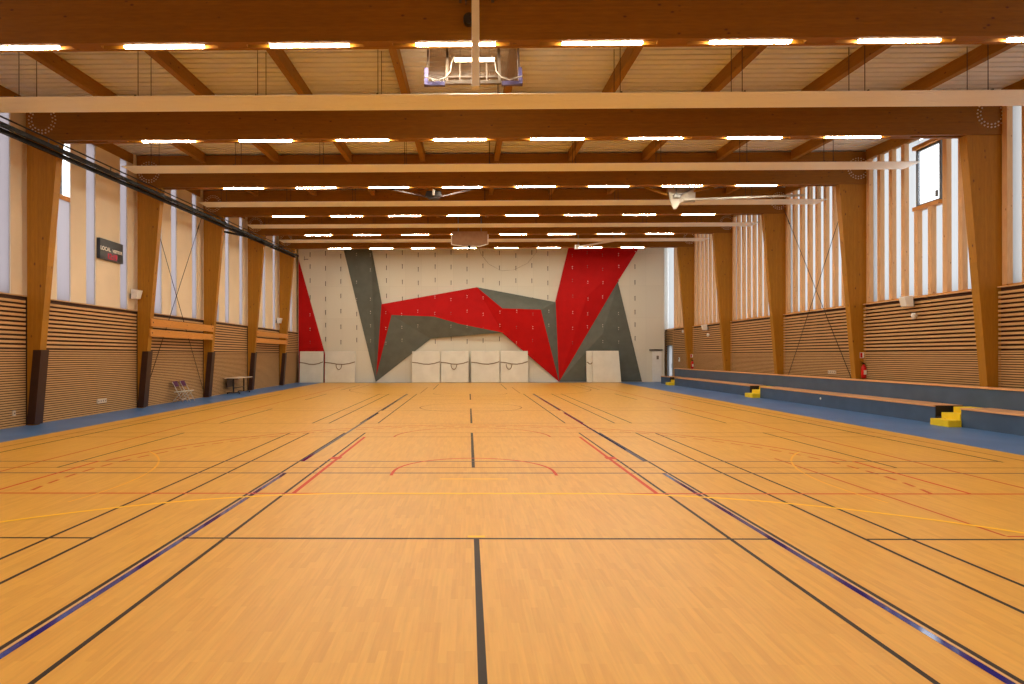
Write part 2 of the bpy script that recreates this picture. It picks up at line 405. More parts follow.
f = MB(); f.sbox(-12.6, 14.8, -1.7, -1.5, 0, 0.1)
tag(f.build('wall_near', M['board']), None, None, None, 'structure')

# ------------------------------------------------------------------ left wall
LB = [(COLY[i] + 0.30, COLY[i + 1]) for i in range(-0, 7)] + [(COLY[7] + 0.30, 44.6)]
LB = [(-1.5, COLY[0])] + LB
def slats(f, xa, xb, bays, z0, zj, z1):
    for y0, y1 in bays:
        z = z0 + 0.01
        while z + 0.038 < zj - 0.02: f.box(xa, xb, y0, y1, z, z + 0.038, 0); z += 0.0655
        f.box(xa, xb, y0, y1, zj - 0.035, zj, 0)
        z = zj + 0.055
        while z + 0.07 < z1 - 0.02: f.box(xa, xb, y0, y1, z, z + 0.068, 0); z += 0.122
WLX = (1.42, 2.07), (2.81, 3.33), (4.72, 5.2)
LZ, LJ = 3.56, 2.08
f = MB()
f.box(-12.6, -12.25, -1.5, 44.64, 0.0, LZ - 0.03, 1)
slats(f, -12.25, -12.2, LB, 0.0, LJ, LZ)
f.box(-12.42, -12.19, -1.5, 44.6, LZ - 0.03, LZ, 0)
TOPD = -0.34
openings = []
for i, (y0, y1) in enumerate(LB):
    c = y0 - 0.30
    ys = [c - 0.0 if i else y0]
    for k, (a, b_) in enumerate(WLX):
        if i == 0: continue
        if c + b_ < 43.2:
            ys += [c + a, c + b_]; openings.append((c + a, c + b_, i, k))
    ys.append(y1)
    for a, b_ in zip(ys[::2], ys[1::2]):
        f.sbox(-12.45, -12.3, a, b_, LZ, TOPD, 2)
for y_ in COLY: f.sbox(-12.5, -12.2, y_ - 0.015, y_ + 0.28, zr(y_) - 0.4, -0.004, 2)
tag(f.build('wall_left', [M['slat'], M['slatback'], M['board']]), 'left wall of timber slats below and cream boards above', None, None, 'structure')
wn = 1
for a, b_, i, k in openings:
    if b_ < 10.5: kind_far = True
    fr = MB(); za = LZ
    fr.box(-12.5, -12.31, a, a + 0.025, za, zr(a) + TOPD - 0.02); fr.box(-12.5, -12.31, b_ - 0.025, b_, za, zr(a) + TOPD - 0.02)
    opening = abs(a - (16.62 + 1.42)) < 0.05
    if opening: fr = MB(); fr.box(-12.4, -12.31, a, a + 0.02, za, zr(a) + TOPD - 0.02, 1); fr.box(-12.38, -12.31, b_ - 0.02, b_, za, zr(a) + TOPD - 0.02, 1); fr.box(-12.4, -12.3, a + 0.025, b_ - 0.025, 6.62, 6.76)
    w_ = fr.build('window_%d' % wn, [M['rail'], M['white']] if opening else M['white'])
    tag(w_, 'tall narrow milky window strip in the cream left wall' if not opening else 'narrow window strip beside the first left column with a clear opening light at the top', None, None, 'structure')
    pn = MB(); pn.sbox(-12.35, -12.33, a + 0.025, b_ - 0.025, za, TOPD - 0.02) if not opening else pn.box(-12.35, -12.33, a + 0.025, b_ - 0.025, za, 6.62)
    pn.build('pane', M['poly_left'], w_)
    if opening:
        pn = MB(); pn.box(-12.37, -12.35, a + 0.025, b_ - 0.025, 6.76, zr(a) + TOPD - 0.03); pn.build('pane', M['clear'], w_)
        o_ = MB(); o_.box(-12.35, -12.31, a + 0.2, a + 0.26, 6.76, 8.6); o_.build('casement_stile', M['frame'], w_)
    wn += 1

# ------------------------------------------------------------------ right wall
RZ, RJ = 3.72, 2.0
RB = [(y0, y1 if y1 != 44.6 else 42.8) for y0, y1 in LB]
f = MB()
for y0, y1 in RB: f.box(14.22, 14.56, y0, y1, 0.0, RZ - 0.03, 1)
f.box(14.56, 14.8, -1.5, 42.8, 0.0, RZ - 0.03, 1)
f.box(14.22, 14.8, 44.0, 44.64, 0.0, RZ - 0.03, 1); f.box(14.22, 14.8, 42.8, 44.0, 2.62, RZ - 0.03, 1)
slats(f, 14.14, 14.22, RB, 0.0, RJ, RZ)
slats(f, 14.14, 14.22, [(44.0, 44.6)], 0.0, RJ, RZ)
z = 2.64
while z < RZ - 0.1: f.box(14.14, 14.22, 42.8, 44.0, z, z + 0.068, 0); z += 0.122
for y0, y1 in RB[:-1] + [(RB[-1][0], 44.64)]: f.box(14.12, 14.5, y0, y1, RZ - 0.03, RZ, 2)
for y_ in COLY: f.sbox(14.56, 14.8, y_ - 0.12, y_ + 0.42, RZ, -0.004, 2)
tag(f.build('wall_right', [M['slat'], M['slatback'], M['fin']]), 'right wall of horizontal timber slats', None, None, 'structure')
bn = 40
for i in range(len(RB)):
    y0, y1 = RB[i]
    c = y0 - 0.30
    if i == 0: continue
    if i == len(RB) - 1: y1 = 44.6
    fr = MB(); fr.box(14.24, 14.52, y0, y1, RZ, RZ + 0.05)
    w_ = fr.build('window_%d' % bn, M['rail']); bn += 1
    tag(w_, 'tall right window band with vertical spruce fins', None, None, 'structure')
    first = i == 4
    wy0, wy1 = 0, 0
    if first: wy0, wy1 = c + 2.2, c + 3.27
    gaps = []
    for k in range(0, 11):
        yc = c + 0.5 + 0.59 * (k - 0.5)
        if yc - 0.08 < y0 - 0.05: yc = y0 + 0.08
        if yc + 0.08 > y1 or yc > 43.1: break
        m_ = MB()
        if first and wy0 < yc < wy1:
            m_.box(14.24, 14.39, yc - 0.078, yc + 0.078, RZ + 0.05, 6.5)
        else: m_.sbox(14.24, 14.39, yc - 0.08, yc + 0.08, RZ + 0.05, TOPD)
        m_.build('mullion', M['fin'], w_)
        gaps.append(yc)
    m_ = MB()
    if first:
        m_.sbox(14.43, 14.45, y0 + 0.0, wy0, RZ + 0.05, TOPD); m_.sbox(14.43, 14.45, wy1, y1, RZ + 0.05, TOPD)
        m_.box(14.43, 14.45, wy0, wy1, RZ + 0.05, 6.5); m_.box(14.43, 14.45, wy0, wy1, 8.55, zr(wy0) + TOPD)
    else: m_.sbox(14.43, 14.45, y0, y1, RZ + 0.05, TOPD)
    m_.build('pane', M['poly_right'], w_)
    if first:
        m_ = MB(); m_.box(14.22, 14.46, wy0 - 0.02, wy1 + 0.02, 6.5, 6.62); m_.box(14.22, 14.46, wy0 - 0.02, wy1 + 0.02, 8.45, 8.57); m_.build('casement_sill', M['rail'], w_)
        m_ = MB()
        m_.box(14.32, 14.40, wy0 + 0.02, wy0 + 0.09, 6.62, 8.45); m_.box(14.32, 14.40, wy1 - 0.09, wy1 - 0.02, 6.62, 8.45)
        m_.box(14.32, 14.40, wy0 + 0.09, wy1 - 0.09, 6.62, 6.69); m_.box(14.32, 14.40, wy0 + 0.09, wy1 - 0.09, 8.38, 8.45)
        cs = m_.build('casement', M['frame'], w_)
        m_ = MB(); m_.box(14.355, 14.37, wy0 + 0.09, wy1 - 0.09, 6.69, 8.38); m_.build('pane', M['clear'], cs)
        m_ = MB(); m_.box(14.28, 14.32, wy0 + 0.12, wy0 + 0.2, 6.75, 6.95); m_.build('handle', M['frame'], cs)
# glazed side door in the right wall by the climbing wall
m_ = MB()
m_.box(14.13, 14.34, 42.83, 42.91, 0, 2.6); m_.box(14.13, 14.34, 43.89, 43.97, 0, 2.6); m_.box(14.13, 14.34, 42.91, 43.89, 2.52, 2.6); m_.box(14.13, 14.34, 42.91, 43.89, 0, 0.15)
d_ = tag(m_.build('door_1', M['doorgrey']), 'grey framed glazed side door at the far end of the right wall', None, None, 'structure')
m_ = MB(); m_.box(14.24, 14.26, 42.91, 43.89, 0.15, 2.52); m_.build('pane', M['poly_right'], d_)
m_ = MB(); m_.tube((14.08, 42.87, 1.0), (14.08, 42.87, 1.3), 0.015); m_.tube((14.08, 42.87, 1.02), (14.13, 42.87, 1.02), 0.012); m_.tube((14.08, 42.87, 1.28), (14.13, 42.87, 1.28), 0.012)
m_.build('door_handle', M['steel'], d_)

# ------------------------------------------------------------------ portal frames: beams and columns
FR = {2: 'nearest roof frame', 3: 'second roof frame', 4: 'third roof frame', 5: 'fourth roof frame', 6: 'fifth roof frame', 7: 'last roof frame before the climbing wall'}
NTH = {2: 'nearest', 3: 'second', 4: 'third', 5: 'fourth', 6: 'fifth', 7: 'farthest'}
def lerp(a, b, t): return a + (b - a) * t
BL = {2: 'very deep timber roof beam filling the top edge of the view', 3: 'wide timber roof beam behind the widest pale ceiling panel', 4: 'timber roof beam third from the camera, behind the second pale panel',
      5: 'timber roof beam fourth from the camera, behind the third pale panel', 6: 'timber roof beam fifth from the camera, behind the fourth pale panel', 7: 'smallest farthest timber roof beam just above the climbing wall'}
for i in range(1, 8):
    y = COLY[i]; z = zb(y); H = 1.16
    f = MB()
    f.box(-12.17, 14.5, y - 0.02, y + 0.07, z, z + H); f.box(-12.17, 14.5, y + 0.19, y + 0.28, z, z + H)
    f.box(-12.17, 14.5, y + 0.07, y + 0.19, z + 0.10, z + H)
    bo = f.build('glulam_beam', M['beam'], bevel=0)
    tag(bo, BL.get(i, 'timber roof beam above the camera'), 'beam', 'glulam roof beams')
    for k in range(-5, 5):          # blocks that fill the lamp slot between the lamps
        xs = 0.95 + 2.67 * (k + 1)
        if xs > 14.2: continue
        f = MB(); f.box(xs - 0.27, xs + 0.27, y + 0.072, y + 0.188, z + 0.005, z + 0.0995); f.build('spacer_block', M['beam'], bo)
    for cx in (-11.72, 13.95):     # ring of bolts on each end
        f = MB()
        for R_, nn in ((0.37, 24), (0.29, 18)):
            for q in range(nn):
                t = 2 * math.pi * (q + (0.5 if R_ < 0.3 else 0)) / nn
                p = (cx + R_ * math.cos(t), y - 0.02, z + 0.56 + R_ * math.sin(t))
                f.tube(p, (p[0], y - 0.036, p[2]), 0.022, 6)
        f.build('bolt_ring', M['bolt'], bo)
    # columns
    if i >= 2:
        zt = z - 0.0
        for side in ('left', 'right'):
            f = MB()
            if side == 'left':
                xo = -12.17; ib = -12.0; it = -12.0 + 0.089 * zt
            else:
                xo = 14.54; ib = 13.95; it = 13.95 - 0.082 * zt
            f.prism([(xo, y + 0.01, 0), (ib, y + 0.01, 0), (it, y + 0.01, zt), (xo, y + 0.01, zt)], (0, 0.25, 0))
            if side == 'left':
                lab = {3: 'tapered timber column with brown pad, nearest on the left wall', 4: 'tapered timber column beside the folding chairs and wall rails',
                       5: 'tapered timber column between the folding chairs and the pale-topped table', 6: 'tapered timber column touching the end of the pale-topped table',
                       7: 'tapered timber column with brown pad, farthest on the left wall', 2: 'tapered timber column left of the frame'}[i]
            else:
                lab = {3: 'large tapered timber column nearest on the right wall', 4: 'tapered timber column with a red extinguisher, second on the right wall',
                       5: 'tapered timber column third on the right wall, at the far foot of the bracing cables', 6: 'tapered timber column fourth on the right wall, left of the third',
                       7: 'smallest tapered timber column on the right wall, farthest from the camera', 2: 'tapered timber column right of the frame'}[i]
            if i == 2: continue
            co = f.build('glulam_column', M['column'])
            tag(co, lab, 'column', 'tapered columns of the %s wall' % side)
            if side == 'left':
                f = MB()
                a0, a1 = -12.0, -12.0 + 0.089 * 2.07
                f.prism([(a0 - 0.16, y - 0.03, 0.03), (a0 + 0.06, y - 0.03, 0.03), (a1 + 0.06, y - 0.03, 2.07), (a1 - 0.16, y - 0.03, 2.07)], (0, 0.035, 0))
                f.prism([(a0 + 0.005, y + 0.005, 0.03), (a0 + 0.06, y + 0.005, 0.03), (a1 + 0.06, y + 0.005, 2.07), (a1 + 0.005, y + 0.005, 2.07)], (0, 0.29, 0))
                tag(f.build('column_pad', M['padbrown'], co), 'dark brown impact pad')

# ------------------------------------------------------------------ purlins
BAYN = {2: 'over the nearest visible roof bay', 3: 'in the second roof bay', 4: 'in the third roof bay', 5: 'in the fourth roof bay', 6: 'in the fifth roof bay', 7: 'in the last roof bay'}
for i in (2, 3, 4, 5, 6, 7):
    y0 = COLY[i] + 0.285; y1 = (COLY[i + 1] - 0.025) if i < 7 else 44.6
    for k in range(-5, 6):
        x = 0.95 + 2.67 * k; x = max(min(x, 14.42), -12.38)
        wd, dp = 0.085, (0.36 if k in (-5, 5) else 0.33)
        f = MB()
        f.hexa([(x - wd, y0, zr(y0) - dp), (x + wd, y0, zr(y0) - dp), (x + wd, y1, zr(y1) - dp), (x - wd, y1, zr(y1) - dp),
                (x - wd, y0, zr(y0)), (x + wd, y0, zr(y0)), (x + wd, y1, zr(y1)), (x - wd, y1, zr(y1))])
        lab = '%s%s timber purlin under the metal deck, %s' % (ORD[k + 5] if k < 5 else 'rightmost', '' if k in (-5, 5) else ' from the left', BAYN[i])
        tag(f.build('roof_purlin', M['purlin']), lab, 'purlin', 'timber purlins %s' % BAYN[i])

# ------------------------------------------------------------------ linear lamps in the beam slots
UND = {2: 'nearest and largest row', 3: 'second row from the camera', 4: 'third row from the camera', 5: 'fourth row from the camera', 6: 'fifth row from the camera', 7: 'farthest row above the climbing wall'}
lamp0 = None
def make_lamp(x, y, z, L=1.44):
    r = empty('linear_lamp', (x, y, z), '', 'lamp')
    f = MB(); f.box(x - L / 2 - 0.01, x + L / 2 + 0.01, y - 0.048, y + 0.048, z + 0.03, z + 0.09); f.build('housing', M['white'], r)
    f = MB(); f.box(x - L / 2, x + L / 2, y - 0.038, y + 0.038, z - 0.012, z + 0.03)
    tag(f.build('diffuser', M['lamp'], r), 'glowing white diffuser')
    return r
for i in range(2, 8):
    y = COLY[i] + 0.13; z = zb(COLY[i])
    for k in range(-4, 4):
        x = 0.95 + 2.67 * (k - 0) - 1.335 + 2.67
        x = 1.03 + 2.67 * (k + 0.5)
        lab = '%s%s of the glowing white strip lamps, %s' % (ORD[k + 4] if k < 3 else 'rightmost', '' if k in (-4, 3) else ' from the left', UND[i])
        if lamp0 is None: lamp0 = make_lamp(x, y, z); o = lamp0; lx0 = (x, y, z)
        else: o = copy_tree(lamp0, (x - lx0[0], y - lx0[1], z - lx0[2]))
        o['label'] = lab; o['group'] = 'strip lamps, ' + UND[i]

# ------------------------------------------------------------------ radiant ceiling panels
PL = ['widest pale ribbed ceiling panel, nearest the camera', 'pale ribbed ceiling panel second from the camera', 'pale ribbed ceiling panel third from the camera',
      'pale ribbed ceiling panel fourth from the camera, passing below the white folded hoop frame', 'thinnest pale ceiling panel, in front of the farthest beam']
for q, (yc, wdt) in enumerate(((13.80, 0.86), (19.45, 0.8), (24.95, 0.85), (30.3, 0.9), (35.4, 0.95))):
    z = 7.85 + 0.0428 * (yc - 19.4)
    xa, xb = (-12.2, 14.25) if q == 0 else (-10.95, (0, 13.88, 14.2, 14.0, 13.6)[q])
    f = MB(); n_ = 9; ya = yc - wdt / 2; st = wdt / n_
    for k in range(n_):
        f.box(xa, xb, ya + k * st, ya + (k + 0.8) * st, z - 0.006, z)
    f.box(xa, xb, ya, ya + wdt, z, z + 0.006)
    p = f.build('radiant_panel', M['panel'])
    tag(p, PL[q], 'ceiling panel', 'suspended radiant ceiling panels')
    for k in range(-4, 6):
        x = 0.95 + 2.67 * k - 0.35
        if x < xa or x > xb: continue
        for yy in (ya + 0.15, ya + wdt - 0.15):
            f = MB(); f.tube((x, yy, z + 0.006), (x, yy, zr(yy) - 0.002), 0.008, 6); f.build('hanger_rod', M['darksteel'], p)
        f = MB(); f.box(x - 0.015, x + 0.015, ya + 0.02, ya + wdt - 0.02, z + 0.007, z + 0.04); f.build('cross_bar', M['darksteel'], p)

# ------------------------------------------------------------------ left curtain track
def zt(y): return 7.32 + 0.0385 * (y - 16.4)
f = MB(); Y0, Y1 = 9.0, 38.9
f.bar((-11.13, Y0, zt(Y0)), (-11.13, Y1, zt(Y1)), 0.09, 0.10)
trk = f.build('curtain_track', M['black'], org=(-11.05, 26, 0))
trk.location.z = 0
tag(trk, 'long black double curtain track sloping along the top of the left wall', 'curtain track')
f = MB(); f.bar((-10.93, Y0, zt(Y0) + 0.06), (-10.93, Y1, zt(Y1) + 0.06), 0.09, 0.10); f.build('inner_rail', M['black'], trk)
f = MB(); f.tube((-11.13, Y0, zt(Y0) + 0.33), (-11.13, Y1, zt(Y1) + 0.33), 0.022, 8); f.build('top_pipe', M['darksteel'], trk)
for yy in [10.0 + 2.8 * k + 0.4 for k in range(12)]:
    f = MB(); f.box(-11.18, -10.88, yy - 0.03, yy + 0.03, zt(yy) + 0.11, zt(yy) + 0.15); f.tube((-11.13, yy, zt(yy) + 0.05), (-11.13, yy, zt(yy) + 0.33), 0.015, 6)
    f.build('hanger', M['steel'], trk)
f = MB(); f.path([(-11.75, 28.3, zt(28.3) - 0.02), (-11.55, 28.6, zt(28.6) - 0.06), (-11.1, 29.3, zt(29.3) - 0.1), (-10.75, 30.4, zt(30.4) - 0.1), (-10.85, 31.6, zt(31.6)), (-10.93, 33, zt(33))], 0.05, 8)
f.path([(-11.75, 28.3, zt(28.3) + 0.12), (-11.3, 29.0, zt(29.0) + 0.1), (-11.13, 30.0, zt(30) + 0.08)], 0.05, 8)
f.build('track_branch', M['black'], trk)

# ------------------------------------------------------------------ wall bracing cables, wall rails
def cable(p0, p1, lab, grp):
    f = MB(); f.tube(p0, p1, 0.013, 6); o = f.build('bracing_cable', M['darksteel']); tag(o, lab, 'cable', grp)
    d = (Vector(p1) - Vector(p0)).normalized(); f = MB(); c = Vector(p0) + d * 0.9; f.tube(c, c + d * 0.25, 0.024, 8); f.build('turnbuckle', M['darksteel'], o)
cable((-12.13, 22.5, 8.6), (-12.13, 27.7, 0.3), 'thin bracing cable on the left wall, high on its near end', 'left bracing cables')
cable((-12.10, 27.7, 8.5), (-12.10, 22.5, 0.3), 'thin bracing cable on the left wall, high on its far end', 'left bracing cables')
cable((14.07, 22.55, 8.7), (14.07, 27.7, 0.3), 'thin bracing cable on the right wall, high on its near end', 'right bracing cables')
cable((14.04, 27.7, 8.6), (14.04, 22.55, 0.7), 'thin bracing cable on the right wall, high on its far end', 'right bracing cables')
for (a, b_, wh) in ((22.22, 27.7, 'near pair, above the folding chairs'), (33.38, 39.18, 'far pair, beyond the pale-topped table')):
    for (z0, z1, xx, ud) in ((2.99, 3.27, -11.70, 'upper'), (2.62, 2.88, -11.735, 'lower')):
        f = MB(); f.box(xx, xx + 0.05, a, b_, z0, z1)
        o = f.build('wall_rail', M['rail'], bevel=0.006)
        tag(o, '%s orange timber rail on the left wall, %s' % (ud, wh), 'rail', 'timber wall rails')
        for yy in (a + 0.13, b_ - 0.13):
            f = MB(); f.tube((xx + 0.05, yy, (z0 + z1) / 2), (xx + 0.06, yy, (z0 + z1) / 2), 0.025, 10); f.build('bolt', M['darksteel'], o)

# ------------------------------------------------------------------ climbing wall
DW = 43.3
cl = empty('climbing_wall', (0.9, DW, 0), 'huge white climbing wall with red and grey faceted shapes on the end wall', 'climbing wall')
def zt2(y=43.2): return zr(y) - 0.35
f = MB(); f.box(-12.15, 13.72, DW, DW + 1.3, 0, zt2()); f.build('white_panel', M['climb'], cl)
V = dict(RA=(-12.12, 9.5 - 0.72, .02), RB=(-12.12, 0.0, .02), RC=(-9.68, 0.0, .02),
 G0=(-9.0, 10.0, .04), G1=(-6.98, 10.0, .10), Pk=(0.53, 6.69, .25), P1=(-6.18, 5.51, .35), P2=(-5.46, 4.74, .5), P3=(-2.46, 4.61, .6), P3b=(-0.66, 4.09, .5),
 P5=(2.28, 5.16, .75), P6=(4.95, 5.07, .75), P7=(6.04, 5.62, .3), P8=(6.30, 0.03, .05), P9=(2.28, 3.5, .45), P9b=(4.12, 2.14, .12),
 P10=(-2.75, 3.08, .12), P11=(-6.64, 0.03, .04), P12=(-6.6, 0.49, .06), R0=(7.06, 10.0, .10), R1=(12.15, 10.0, .10), R2=(10.5, 7.19, .15), R3=(6.31, 0.03, .04),
 Rm=(8.2, 6.0, .42), GR0=(10.42, 7.11, .12), GR1=(12.13, 0.03, .04), GRm=(9.3, 3.4, .28))
def clipz(v): return (v[0], min(v[1], zt2() - 0.01), v[2])
V = {k: clipz(v) for k, v in V.items()}
tris = []
def facet(names, mt, label):
    # fan of triangles from the first corner; closed back to the wall plane
    f = MB(); pts = [V[n] for n in names]
    for k in range(1, len(pts) - 1):
        t = [pts[0], pts[k], pts[k + 1]]; tris.append((t, mt))
        f.face([(p[0], DW - p[2], p[1]) for p in t])
        f.face([(p[0], DW - 0.001, p[1]) for p in t][::-1])
    n_ = len(pts)
    for k in range(n_):
        a, b_ = pts[k], pts[(k + 1) % n_]
        f.face([(a[0], DW - a[2], a[1]), (a[0], DW - 0.001, a[1]), (b_[0], DW - 0.001, b_[1]), (b_[0], DW - b_[2], b_[1])])
    tag(f.build('facet', M[mt], cl), label)
facet(['RA', 'RB', 'RC'], 'red', 'tall red triangle at the left edge')
facet(['P11', 'G0', 'G1', 'P1', 'P12'], 'grey', 'long slanting grey strip')
facet(['P1', 'P2', 'P12'], 'red', 'narrow red spike')
facet(['P1', 'Pk', 'P3', 'P2'], 'red', 'darker red slanting face')
facet(['Pk', 'P5', 'P9', 'P3b', 'P3'], 'red', 'bright red central face')
facet(['P9', 'P5', 'P6', 'P8', 'P9b'], 'red', 'red face running down to a point')
facet(['Pk', 'P7', 'P6', 'P5'], 'grey', 'dark grey wedge above the red face')
facet(['P7', 'P8', 'P6'], 'grey', 'dark grey sliver')
facet(['P2', 'P3', 'P3b', 'P9', 'P10', 'P11', 'P12'][::1], 'grey', 'wide grey face below the red band')
facet(['Rm', 'P7', 'R0'], 'red', None); facet(['Rm', 'R0', 'R1'], 'red', 'upper red face of the big red wedge')
facet(['Rm', 'R1', 'R2'], 'red', None); facet(['Rm', 'R2', 'R3', 'P7'], 'red', 'lower red face of the big red wedge')
facet(['GRm', 'GR0', 'GR1'], 'grey', 'grey face at the right'); facet(['GRm', 'GR1', 'R3', 'R2', 'GR0'], 'grey', 'grey face below the big red wedge')
def depth_at(x, z):
    best = (0.0, None)
    for t, mt in tris:
        (x1, z1, d1), (x2, z2, d2), (x3, z3, d3) = t
        D_ = (z2 - z3) * (x1 - x3) + (x3 - x2) * (z1 - z3)
        if abs(D_) < 1e-6: continue
        a = ((z2 - z3) * (x - x3) + (x3 - x2) * (z - z3)) / D_; b_ = ((z3 - z1) * (x - x3) + (x1 - x3) * (z - z3)) / D_; c = 1 - a - b_
        if min(a, b_, c) >= -0.02:
            d = a * d1 + b_ * d2 + c * d3
            if d > best[0] or best[1] is None: best = (d, mt)
    return best
pos = []
for r_, z in enumerate((9.05, 8.1, 7.1, 6.0, 4.95, 3.95, 2.95)):
    for c_, px in enumerate((310, 325.6, 341, 357, 371, 387, 403, 419, 436, 452, 468, 484, 500.5, 517, 533, 549, 573, 588, 603, 619, 636)):
        x = (px - 470) * 0.0704 - 0.03
        pos.append((x, z + 0.12 * math.sin(c_ * 2.3 + r_)))
pos.sort(key=lambda p: -abs(p[1] - 1.9) * 0 + random.random())
rest = MB(); cnt = 0
for x, z in pos:
    d, mt = depth_at(x, z)
    f = MB() if cnt < 96 else rest
    yy = DW - d - 0.001
    if mt is None:
        f.box(x - 0.022, x + 0.022, yy - 0.03, yy - 0.004, z - 0.15, z + 0.15); f.box(x - 0.03, x + 0.03, yy - 0.02, yy - 0.003, z + 0.11, z + 0.17)
    else:
        f.box(x - 0.022, x + 0.022, yy - 0.05, yy - 0.012, z - 0.03, z + 0.03); f.box(x - 0.02, x + 0.02, yy - 0.05, yy - 0.012, z - 0.16, z - 0.12)
    if cnt < 96: f.build('anchor', M['anchor'] if mt is None else M['anchorlight'], cl)
    cnt += 1
tag(rest.build('anchor_row', M['anchor'], cl), None, None, None, 'stuff')

# white door flush in the climbing wall
f = MB(); f.box(12.86, 13.5, DW - 0.06, DW - 0.005, 0.02, 2.2)
d2 = tag(f.build('door_2', M['white'], bevel=0.01), 'plain white door at the right end of the climbing wall', None, None, 'structure')
f = MB(); f.box(12.65, 13.55, DW - 0.12, DW - 0.005, 2.22, 2.3); f.build('door_closer', M['darksteel'], d2)
f = MB(); f.box(13.15, 13.3, DW - 0.075, DW - 0.06, 1.6, 1.85); f.build('door_sign', M['matside'], d2)

# ------------------------------------------------------------------ crash mats
def crash_mat(x0, x1, lab, loop=None, yf=42.70, H=2.2, sag=0.1, fold=True):
    r = empty('crash_mat', ((x0 + x1) / 2, yf + 0.15, 0), lab, 'mat', 'white crash mats along the climbing wall')
    f = MB()
    f.hexa([(x0 + .01, yf, 0.01), (x1 - .01, yf, 0.01), (x1 - .01, yf + 0.2, 0.01), (x0 + .01, yf + 0.2, 0.01),
            (x0 + .01, yf + 0.14, H), (x1 - .01, yf + 0.14, H), (x1 - .01, yf + 0.34, H), (x0 + .01, yf + 0.34, H)])
    f.build('mat_body', M['mat'], r, bevel=0.02)
    f = MB()
    zs = [1.42, 1.38, 1.3, 1.28, 1.34, 1.46] if sag else [1.4] * 6
    pts = [(lerp(x0 + .02, x1 - .02, k / 5), yf + 0.14 * zs[k] / H - 0.012, zs[k]) for k in range(6)]
    for a, b_ in zip(pts[:-1], pts[1:]): f.bar(a, b_, 0.018, 0.065)
    f.build('strap', M['strap'], r)
    if loop:
        f = MB(); pp = []
        for k in range(9):
            t = math.pi * k / 8
            zz = 1.28 - 0.36 * math.sin(t); pp.append((loop - 0.2 * math.cos(t), yf + 0.14 * zz / H - 0.02, zz))
        f.path(pp, 0.026, 6); f.build('carry_loop', M['strap'], r)
    return r
crash_mat(-11.92, -10.25, 'white crash mat standing in front of the red triangle at the far left corner')
crash_mat(-10.15, -8.0, 'white crash mat with a carry loop, right beside the corner mat', -9.15)
crash_mat(-4.04, -2.06, 'white crash mat in front of the grey wall face, leftmost of the middle four', None)
crash_mat(-2.02, -0.07, 'white crash mat with a hanging loop, second of the middle four', -1.1)
crash_mat(0.10, 2.1, 'white crash mat without loop, third of the middle four, right of the dark gap', None)
crash_mat(2.14, 4.08, 'white crash mat with a loop, rightmost of the middle four below the red point', 2.75)
crash_mat(8.15, 8.62, 'narrow edge of a white crash mat behind the lone mat at the right', None, 42.74)
r = empty('crash_mat', (9.43, 42.7, 0), 'lone smooth white crash mat in front of the grey face at the right', 'mat', 'white crash mats along the climbing wall')
f = MB(); x0, x1, yf = 8.54, 10.4, 42.44
f.hexa([(x0, yf, 0.01), (x1 + .08, yf, 0.01), (x1 + .08, yf + 0.2, 0.01), (x0, yf + 0.2, 0.01), (x0 - .02, yf + 0.1, 2.2), (x1 - .08, yf + 0.1, 2.2), (x1 - .08, yf + 0.3, 2.2), (x0 - .02, yf + 0.3, 2.2)])
f.build('mat_body', M['mat'], r, bevel=0.02)

# ------------------------------------------------------------------ bleachers with yellow steps
segs = [(3.0, 16.2), (17.1, 27.25), (28.25, 38.5), (39.4, 41.2)]
SL = ['nearest grey-blue lower bench section, running out of the picture at the right', 'grey-blue lower bench section between the two nearer yellow steps',
      'grey-blue lower bench section between the two farther yellow steps', 'short grey-blue lower bench end block beyond the farthest yellow steps']
for (a, b_), lab in zip(segs, SL):
    f = MB(); f.box(12.82, 13.58, a, b_, 0.0, 0.455)
    o = f.build('bleacher_bench', M['bench']); tag(o, lab, 'bench', 'lower bleacher tier')
    f = MB(); f.box(12.79, 13.58, a, b_, 0.455, 0.50); f.build('seat_board', M['benchtop'], o, bevel=0.005)
f = MB(); f.box(13.62, 13.86, 3.0, 40.9, 0.0, 0.985)
o = f.build('bleacher_bench', M['bench']); tag(o, 'long grey-blue upper bench tier with wooden edge against the right wall', 'bench')
f = MB(); f.box(13.59, 13.86, 3.0, 40.9, 0.985, 1.03); f.build('seat_board', M['benchtop'], o, bevel=0.005)
f = MB(); f.tube((12.82, 22.6, 0.3), (12.805, 22.6, 0.3), 0.04, 12)
tag(f.build('wall_socket', M['white']), 'tiny round white socket on the front of the lower bench', 'socket')
for (a, b_, lab) in ((16.2, 17.1, 'nearest'), (27.25, 28.25, 'middle'), (38.5, 39.4, 'farthest')):
    r = empty('bleacher_steps', (12.9, (a + b_) / 2, 0), '%s set of three yellow steps let into the lower bench' % lab, 'steps', 'yellow bleacher steps')
    yb_ = b_ - 0.25
    f = MB(); f.box(12.44, 12.785, a - 0.06, yb_ - 0.08, 0.0, 0.18); f.build('step', M['yellow'], r, bevel=0.008)
    f = MB(); f.box(12.80, 13.12, a + 0.01, yb_, 0.0, 0.33); f.build('step', M['yellow'], r, bevel=0.008)
    f = MB(); f.box(13.125, 13.575, a + 0.01, yb_, 0.0, 0.485); f.build('step', M['yellow'], r, bevel=0.008)
    f = MB(); f.box(12.83, 13.57, yb_ + 0.002, b_ - 0.002, 0.0, 0.20); f.box(12.83, 13.57, b_ - 0.02, b_ - 0.002, 0.20, 0.49); f.build('side_plate', M['darksteel'], r)

